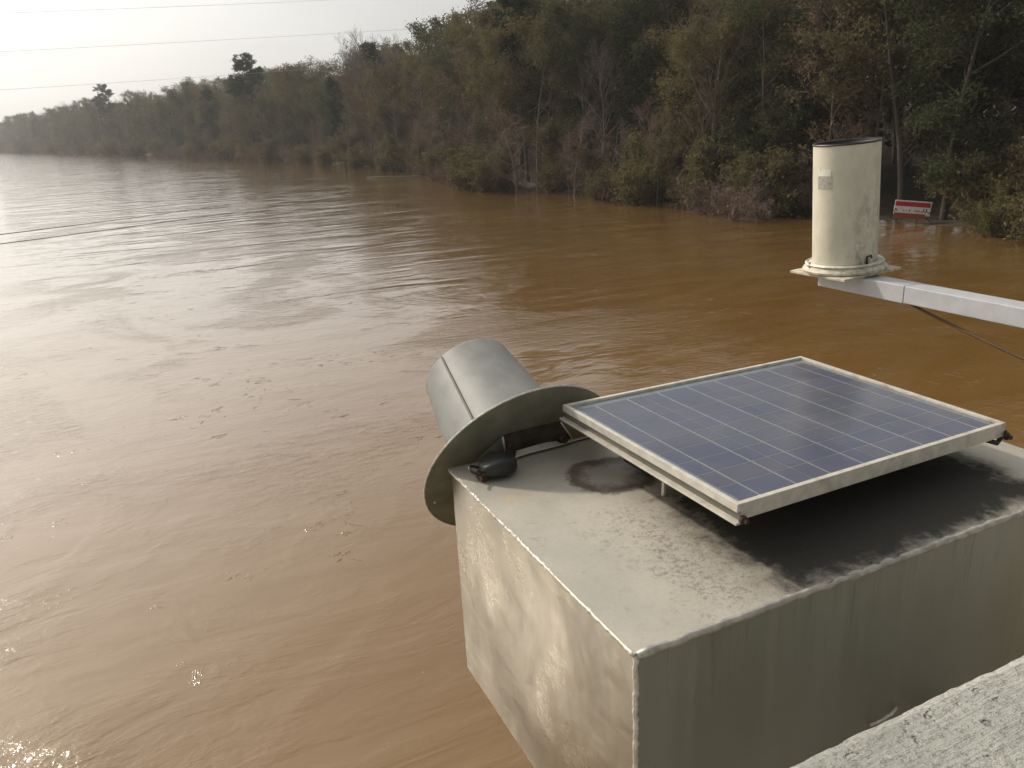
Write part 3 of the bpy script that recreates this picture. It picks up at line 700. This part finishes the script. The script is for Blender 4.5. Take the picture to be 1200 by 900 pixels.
M_ROLL = simple('rubbed_edge_metal', (.42, .40, .36), .45, .5, .25, 50, .3, 200, dirt=(.20, .18, .15), dscale=14)
bead('front_edge_bead', (0, -.003, H_-.005), (L_, -.003, H_-.005), .0062, 60, .0007, M_ROLL, 3)
# support brackets back to the bridge, under the box
for x in (.25, .95):
    bm = box_bm(x-.025, x+.025, -.47, .70, -.055, -.003); bm_obj('support_bracket', bm, M_GALV, BX, bevel=.002)
# curved latch on the front face
tube('latch', [(.545, -.004, .205), (.565, -.012, .214), (.59, -.013, .219), (.615, -.004, .218)], .0035, M_WELD, BX, 6)
# hinge strap at the rear edge with two rusty bolts : local = (U-.586, W-.881)
def hinge():
    V = []; F = []; n = 16
    for i in range(n+1):
        t = i/n; x = .118+.30*t; y = .766+.024*t; tw = .35*math.sin(t*5.5)
        wv = .0115*(1-.25*math.sin(t*6)**2)
        z = H_+.010+.004*math.sin(t*5)
        c, s = math.cos(tw)*wv, math.sin(tw)*wv
        V += [(x, y-c, z-s), (x, y+c, z+s), (x, y+c, z+s-.003), (x, y-c, z-s-.003)]
    for i in range(n):
        for k in range(4): F.append((i*4+k, i*4+(k+1) % 4, (i+1)*4+(k+1) % 4, (i+1)*4+k))
    F += [(0, 1, 2, 3), (n*4+3, n*4+2, n*4+1, n*4)]
    st = mesh_obj('hinge_strap', V, F, M_FRAME, BX)
    mesh_obj('slot', *lathe_geo([(.0045, 0), (.0045, .001)], 10, True, True), M_BLACK, st).location = (.158, .7655, H_+.0185)
    for x, y in ((.146, .770), (.300, .782)):
        V, F = lathe_geo([(.014, 0), (.014, .004), (.0095, .005), (.0095, .016), (.006, .017), (.0055, .032), (.004, .034)], 12, True, True)
        o = mesh_obj('bolt', V, F, M_RUST, BX); o.location = (x, y, H_+.010)
    box('hinge_plate', (.085, .150, .752, .792, H_+.001, H_+.005), M_RUST, BX, .001)
hinge()

# ------------------------------------------------------------------ black covered padlock lying on the corner
def padlock():
    e = empty('padlock', UWZ(.668, 1.585, -.8+.001), YAW+.10); tag(e, 'black rubber-covered padlock with a thin shackle lying on the box corner', 'padlock')
    bm = bmesh.new(); bmesh.ops.create_cube(bm, size=1)
    bmesh.ops.subdivide_edges(bm, edges=bm.edges[:], cuts=5, use_grid_fill=True)
    for v in bm.verts:
        x, y, z = v.co*2
        L = (abs(x)**5+abs(y)**5+abs(z)**4)**(1/4.7); x, y, z = x/L, y/L, z/L
        tz = 1-.42*max(0, -x)-.18*max(0, x); ty = 1-.42*max(0, -x)-.22*max(0, x)
        v.co = (x*.045, y*.038*ty, .0235+z*.0235*tz + .004*(1-x*x))
    for v in bm.verts:
        if v.co.z < .002: v.co.z = .001
    bm_obj('cover', bm, M_DARK, e, True)
    pts = [(-.036, .012, .020), (-.050, .014, .030), (-.066, .010, .038), (-.074, 0, .038), (-.072, -.010, .032), (-.060, -.014, .022), (-.040, -.010, .015)]
    tube('shackle', pts, .0032, M_DARK, e, 8)
    box('rusty_collar', (-.052, -.036, -.018, .014, .002, .020), M_RUST, e, .003)
padlock()

# ------------------------------------------------------------------ flanged steel pipe hinged behind the box
def pipe():
    Cc = Vector((.0140, 2.392, -1.065))*.8+Vector((0, 0, HC)); az, el = -.471, .502
    n = Vector((math.sin(az)*math.cos(el), math.cos(az)*math.cos(el), math.sin(el)))
    X = n.cross(Vector((0, 0, 1))).normalized(); Y = n.cross(X); m = Matrix((X, Y, n)).transposed().to_4x4(); m.translation = Cc
    e = empty('flanged_pipe', mat=m); tag(e, 'grey galvanised pipe end with a wide round flange standing tilted behind the box', 'pipe')
    R_, r0, r1, Ln = .267, .170, .130, .346
    lathe('flange', [(.10, 0), (R_-.001, 0), (R_+.001, .0015), (R_-.001, .003), (.10, .003), (.10, 0)], M_GALVB, e, 72)
    lathe('flange_rim', [(R_+.0005, -.001), (R_+.003, .0005), (R_+.003, .0030), (R_+.0005, .0045), (R_-.001, .002)], M_WELD, e, 72)
    lathe('barrel', [(r0+.006, .004), (r0, .010), (r1, Ln-.008), (r1-.004, Ln-.002), (r1-.010, Ln), (.001, Ln)], M_GALV, e, 64)
    lathe('inner_wall', [(r0-.004, .004), (r1-.004, Ln-.012), (.001, Ln-.011)], M_RUSTD, e, 48)
    # riveted lap seam along the barrel
    sa = math.radians(152)
    def at(a, r, z): return Vector((r*math.cos(a), r*math.sin(a), z))
    return e, m, at, r0, r1, Ln
PE, PM, PAT, R0_, R1_, LN_ = pipe()
def seam_angle():
    # pick the angle of the seam that the camera sees where the photo shows it
    best = None
    for k in range(360):
        a = math.radians(k); q = PM @ PAT(a, R1_+.001, LN_*.97); p = pix(q.x, q.y, q.z); q2 = PM @ PAT(a, R0_-.04*.35, LN_*.35); p2 = pix(q2.x, q2.y, q2.z)
        e_ = (p[0]-515)**2+(p[1]-419)**2+(p2[0]-545)**2*.6+(p2[1]-470)**2*.6
        if best is None or e_ < best[0]: best = (e_, a)
    return best[1]
sa = seam_angle()
V = []; F = []
for i in range(13):
    t = i/12; z = .012+(LN_-.02)*t; r = R0_+(R1_-R0_)*t
    for da, dr in ((-.020, .0005), (-.018, .003), (.018, .0035), (.020, .0005)): V.append(PAT(sa+da, r+dr, z))
for i in range(12):
    for k in range(3): F.append((i*4+k, i*4+k+1, (i+1)*4+k+1, (i+1)*4+k))
mesh_obj('lap_seam', V, F, simple('dark_seam', (.13, .13, .11), .6, .3), PE)
# hinge plate and gussets, from the strap up to the flange (world corners, stored in the pipe's frame)
PI_ = PM.inverted()
def on_flange(px, py, lift=.002):
    d = RX*((px-600)/934)+DN*((py-450)/934)+FW; o_ = Vector((0, 0, HC)); nn = PM.to_3x3() @ Vector((0, 0, 1)); c0 = PM.translation
    t = (c0-o_).dot(nn)/d.dot(nn); q = o_+d*t; return PI_ @ (q - nn*lift)
def quad_plate(name, pts, mat, th=.0025):
    a, b_, c, d = [Vector(p) for p in pts]; nn = (b_-a).cross(c-a).normalized()*th
    V = [a, b_, c, d, a+nn, b_+nn, c+nn, d+nn]; F = [(3, 2, 1, 0), (4, 5, 6, 7), (0, 1, 5, 4), (1, 2, 6, 5), (2, 3, 7, 6), (3, 0, 4, 7)]
    return mesh_obj(name, V, F, mat, PE)
tl, tr = on_flange(588, 510), on_flange(656, 493)
bl, br = PI_ @ UWZ(.586+.146, .881+.800, -.794), PI_ @ UWZ(.586+.335, .881+.800, -.794)
quad_plate('hinge_leaf', [bl, br, tr, tl], M_RUSTD)
def tri(name, a, b_, c, th, mat):
    a, b_, c = Vector(a), Vector(b_), Vector(c); nn = (b_-a).cross(c-a).normalized()*th
    return mesh_obj(name, [a, b_, c, a+nn, b_+nn, c+nn], [(2, 1, 0), (3, 4, 5), (0, 1, 4, 3), (1, 2, 5, 4), (2, 0, 3, 5)], mat, PE)
lo = PI_ @ UWZ(.586+.065, .881+.803, -.80)
tri('gusset', tl+Vector((0, 0, -.002)), bl, lo, .002, M_GALVB)
tube('hinge_rib', [tl+Vector((0, 0, -.003)), bl+Vector((0, 0, -.004))], .0028, M_WELD, PE, 6)
tube('hinge_rib', [tr+Vector((0, 0, -.003)), br+Vector((0, 0, -.004))], .0028, M_WELD, PE, 6)
hl = on_flange(509, 588, .002)
mesh_obj('drain_hole', *lathe_geo([(.0032, -.002), (.0032, .001)], 12, True, True), simple('bright_hole', (.75, .7, .6), .5), PE).location = hl
# stilling pipe below the flange, hidden by the box from here
lathe('hinge_neck', [(.10, -.001), (.10, -.02)], M_RUSTD, PE, 32)

# ------------------------------------------------------------------ solar panel
def solar():
    c4 = [Vector(p)*1.92 for p in ((.058, .939, -.345), (.429, 1.133, -.359), (.58, .864, -.368), (.209, .67, -.354))]
    ctr = sum(c4, Vector())/4
    xa = ((c4[1]-c4[0])+(c4[2]-c4[3])).normalized(); ya = ((c4[0]-c4[3])+(c4[1]-c4[2])); ya = (ya-xa*ya.dot(xa)).normalized(); za = xa.cross(ya)
    hx = ((c4[1]-c4[0]).length+(c4[2]-c4[3]).length)/4; hy = ((c4[0]-c4[3]).length+(c4[1]-c4[2]).length)/4
    m = Matrix((xa, ya, za)).transposed().to_4x4(); m.translation = ctr+Vector((0, 0, HC))
    e = empty('solar_panel', mat=m); tag(e, 'blue solar panel in a pale metal frame mounted over the box', 'solar panel')
    fw, th = .0105, .034
    # far rails, near rail : pale channels standing 5 mm proud of the glass
    def rail(x0, x1, y0, y1, z0=-th): 
        return box('frame_rail', (x0, x1, y0, y1, z0, 0), M_FRAME, e, .0009)
    rail(-hx+fw, hx-fw, hy-fw, hy)
    rail(-hx+fw+.0, hx-fw, -hy, -hy+fw)
    rail(hx-fw, hx, -hy, hy)
    rail(-hx, -hx+fw, -hy, hy, -.0165)
    # lower lip of the left channel, with the dark groove between
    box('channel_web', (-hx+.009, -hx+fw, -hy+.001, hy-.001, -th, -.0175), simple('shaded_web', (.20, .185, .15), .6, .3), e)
    box('channel_lip', (-hx-.006, -hx+.0085, -hy-.006, hy+.004, -th-.0045, -th), M_FRAME, e, .0008)
    gz = -.006
    sheet = simple('backing_sheet', (.60, .67, .68), .5, 0, .08, 30, dirt=(.38, .40, .38), dscale=12)
    box('backing_sheet', (-hx+fw, hx-fw, -hy+fw, hy-fw, gz-.006, gz-.003), sheet, e)
    # cells
    mc, g = newmat('polycrystalline_cell'); vo = g.node('ShaderNodeTexVoronoi', {'Scale': 75.0, 'Vector': g.geo.outputs['Position']})
    rn = g.oi.outputs['Random']
    flake = g.node('ShaderNodeSeparateColor', {0: vo.outputs['Color']}).outputs[0]
    c = g.mix(g.ramp(rn, 0, 1), (.115, .142, .33), (.22, .20, .275))
    c = g.mix(g.m('MULTIPLY', g.ramp(flake, .2, .9), .30), c, (.13, .18, .40))
    nz = g.noise(g.geo.outputs['Position'], 9, 4, .6, .5)
    c = g.mix(g.m('MULTIPLY', g.ramp(nz, .45, .7), .35), c, (.21, .28, .40))
    star_glint = g.ramp(g.noise(g.geo.outputs['Position'], 26, 2, .5), .765, .79)  # sparse blue reflection glints, painted into the cell colour
    c = g.mix(star_glint, c, (.10, .22, .65))
    princ(g, c, .35, 0.0, spec=.6)
    mg = .022; x0, x1, y0, y1 = -hx+fw+mg*.8, hx-fw-mg*.45, -hy+fw+mg*.45, hy-fw-mg*.8; gp = .0034
    nxc, nyc = 4, 9; cw = (x1-x0)/nxc; ch = (y1-y0)/nyc
    bm = box_bm(-(cw-gp)/2, (cw-gp)/2, -(ch-gp)/2, (ch-gp)/2, 0, .0006); proto_c = bm_obj('solar_cell', bm, mc, e)
    k = 0
    for i in range(nxc):
        for j in range(nyc):
            o = proto_c if k == 0 else link(proto_c.copy(), e)
            o.location = (x0+cw*(i+.5), y0+ch*(j+.5), gz-.0027); k += 1
    silver = simple('busbar_silver', (.85, .83, .78), .5, .0, .15, 200)
    pb = None
    for i in range(nxc):
        for t in (.25, .75):
            if pb is None: pb = box('busbar', (-.0023, .0023, y0, y1, gz-.0020, gz-.0017), silver, e); o = pb
            else: o = link(pb.copy(), e)
            o.location.x = x0+cw*(i+t)
    # glass : clear pane with dusty film
    mgl, g = newmat('dusty_glass'); p = g.ob
    fr = g.node('ShaderNodeFresnel', {'IOR': 1.5}); gl = g.node('ShaderNodeBsdfGlossy', {'Color': (1, 1, 1), 'Roughness': .22}); tr = g.node('ShaderNodeBsdfTransparent', {'Color': (.96, .97, .97)})
    mx = g.node('ShaderNodeMixShader', {0: fr.outputs[0], 1: tr.outputs[0], 2: gl.outputs[0]})
    df = g.node('ShaderNodeBsdfDiffuse', {'Color': (.36, .38, .44)})
    dust = g.ramp(g.noise(p, 5, 6, .65, .6), .3, .75, .08, .22)
    mx2 = g.node('ShaderNodeMixShader', {0: dust, 1: mx.outputs[0], 2: df.outputs[0]}); g.L.new(mx2.outputs[0], g.out.inputs[0])
    mesh_obj('glass', [(-hx+fw, -hy+fw, gz), (hx-fw, -hy+fw, gz), (hx-fw, hy-fw, gz), (-hx+fw, hy-fw, gz)], [(0, 1, 2, 3)], mgl, e)
    box('rear_cover', (-hx+fw, hx-fw, -hy+fw, hy-fw, gz-.009, gz-.0065), M_FRAME, e)
    # corner bolts and clips
    for x, y in ((-hx+.0, -hy-.0), (hx-.012, -hy-.002), (hx+.0, -hy+.012)):
        V, F = lathe_geo([(.009, 0), (.009, .006), (.005, .007), (.005, .014)], 6, True, True); o = mesh_obj('corner_bolt', V, F, M_RUST, e); o.location = (x+.010, y-.004, -.030); o.rotation_euler = (math.pi/2, 0, 0)
    o = tube('clip_wire', [(hx-.05, -hy+.02, -.036), (hx-.02, -hy+.0, -.046), (hx+.004, -hy+.006, -.040), (hx+.006, -hy+.02, -.028)], .006, M_DARK, e, 7)
    # posts and cross rails down to the box top
    im = m.inverted(); top = -.8+.001
    for uu in (1.12, 1.56):
        for ww in (1.20, 1.47):
            q = im @ UWZ(uu, ww, top); q2 = Vector((q.x, q.y, -th-.022))
            bm = box_bm(-.008, .008, -.010, .010, 0, (q2-q).length); r_ = (q2-q).to_track_quat('Z', 'Y').to_matrix().to_4x4(); r_.translation = q
            bmesh.ops.transform(bm, matrix=r_, verts=bm.verts); bm_obj('mounting_leg', bm, M_FRAME, e)
        qa, qb = im @ UWZ(uu, 1.08, top), im @ UWZ(uu, 1.57, top)
        box('cross_rail', (qa.x-.016, qa.x+.016, min(qa.y, qb.y), max(qa.y, qb.y), -th-.022, -th-.005), M_RUSTD if uu < 1.2 else M_FRAME, e, .001)
    q = im @ UWZ(.938, 1.30, top)
    box('hanging_bracket', (q.x-.004, q.x+.002, q.y-.004, q.y+.004, q.z+.0, -th-.005), M_FRAME, e)
    q = im @ UWZ(.945, 1.43, top)
    box('junction_box', (q.x-.0, q.x+.10, q.y-.03, q.y+.04, q.z+.014, -th-.024), M_RUSTD, e, .002)
solar()

# ------------------------------------------------------------------ rain gauge and its arm
def gauge():
    U0, W0 = 2.060, 1.882; zb = -.522
    e = empty('rain_gauge', UWZ(U0, W0, zb)); 
    # leans slightly to the left as seen from the rail
    e.rotation_euler = Euler((0, math.radians(-3.4), 0)); tag(e, 'cream rain gauge cylinder with open black top on a metal arm', 'rain gauge')
    r = .0985; h = .398
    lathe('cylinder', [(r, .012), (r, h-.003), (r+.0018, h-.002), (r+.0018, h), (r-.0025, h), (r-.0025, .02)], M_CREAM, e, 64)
    lathe('funnel', [(r-.003, h-.003), (r-.010, h-.012), (.012, h-.09), (.010, h-.12)], M_BLACK, e, 48)
    lathe('rim', [(r+.002, h-.003), (r+.003, h), (r+.0010, h+.0025), (r-.003, h+.002), (r-.004, h-.004)], M_DARK, e, 64)
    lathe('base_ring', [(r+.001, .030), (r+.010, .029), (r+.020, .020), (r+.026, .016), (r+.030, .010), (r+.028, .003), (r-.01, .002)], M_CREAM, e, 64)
    lathe('clamp_ring', [(r+.012, .0285), (r+.017, .032), (r+.022, .028), (r+.017, .022)], M_WELD, e, 64)
    pl_ = box_bm(-.118, .118, -.118, .118, -.007, .001); bmesh.ops.rotate(pl_, verts=pl_.verts, cent=(0, 0, 0), matrix=Matrix.Rotation(math.radians(45-22), 3, 'Z'))
    bm_obj('base_plate', pl_, M_CREAM, e, bevel=.0015)
    # paper label low contrast, near the top left of the cylinder
    cam_az = math.atan2(-(UWZ(U0, W0, 0).y), -(UWZ(U0, W0, 0).x))
    def patch(name, a0, a1, z0, z1, mat, dr=.0008, ragged=False):
        V = []; F = []; n = 12; rr = random.Random(2)
        for i in range(n+1):
            a = a0+(a1-a0)*i/n; zz1 = z1+(rr.uniform(-.006, .003) if ragged else 0)
            for z in (z0, zz1): V.append(((r+dr)*math.cos(a), (r+dr)*math.sin(a), z))
        for i in range(n): F.append((2*i, 2*i+2, 2*i+3, 2*i+1))
        return mesh_obj(name, V, F, mat, e, True)
    a_c = cam_az-math.radians(38)
    patch('worn_label', a_c-.27, a_c+.27, h-.130, h-.092, simple('grey_label', (.40, .38, .33), .6, 0, .2, 90, dirt=(.5, .47, .4), dscale=60))
    patch('peeled_label', a_c-.25, a_c+.22, h-.091, h-.068, simple('white_label', (.74, .72, .66), .6, 0, .05, 40), .0011, True)
    # little latch at the foot on the right
    a_l = cam_az+math.radians(40); x, y = (r+.004)*math.cos(a_l), (r+.004)*math.sin(a_l)
    tube('latch', [(x, y, .026), (x*1.01, y*1.01, .052), (x*1.02+.014*math.sin(-a_l), y*1.02+.014*math.cos(a_l), .055), (x*1.04+.014*math.sin(-a_l), y*1.04+.014*math.cos(a_l), .046)], .0035, M_DARK, e, 6)
    a_l = cam_az-math.radians(62); x, y = (r+.018)*math.cos(a_l), (r+.018)*math.sin(a_l)
    V, F = lathe_geo([(.008, 0), (.008, .006), (.004, .007), (.004, .016)], 6, True, True); mesh_obj('bolt', V, F, M_CREAM, e).location = (x, y, .022)
    # arm to the bridge
    a = empty('gauge_arm', UWZ(U0-.0, .43, -.5905), YAW); tag(a, 'pale square metal arm carrying the rain gauge out from the bridge', 'arm')
    box('arm_tube', (-.035, .035, .0, 1.19, .007, .059), M_ARM, a, .0025)
    box('arm_sleeve', (-.036, .036, 1.191, 1.525, .006, .0595), M_ARM, a, .0025)
    box('mounting_foot', (-.08, .08, -.32, -.001, -.009, .0), M_GALV, a, .002)
    # cable slung beneath the arm
    pts = [UWZ(U0, 1.643, -.586)]
    for i in range(1, 15):
        t = i/14; pts.append(UWZ(U0, 1.643-1.20*t, -.588-.19*t-.03*math.sin(t*3.14)))
    o = tube('signal_cable', pts, .0042, simple('brown_cable', (.10, .05, .028), .6), None, 7); tag(o, 'thin brown cable drooping beneath the gauge arm', 'cable')
gauge()

# ------------------------------------------------------------------ haze
def haze():
    m = bpy.data.materials.new('air_haze'); m.use_nodes = True; m.node_tree.nodes.clear(); g = NG(m.node_tree)
    v = g.node('ShaderNodeVolumePrincipled', {'Color': (.92, .93, .95), 'Density': .00034, 'Anisotropy': .3}); o = g.node('ShaderNodeOutputMaterial'); g.L.new(v.outputs[0], o.inputs['Volume'])
    b_ = box('haze', (-2000, 1600, -1000, 2000, -4.0, 60.0), m); b_['kind'] = 'stuff'
    tag(b_, 'pale haze lying over the river and far trees', 'haze')
haze()
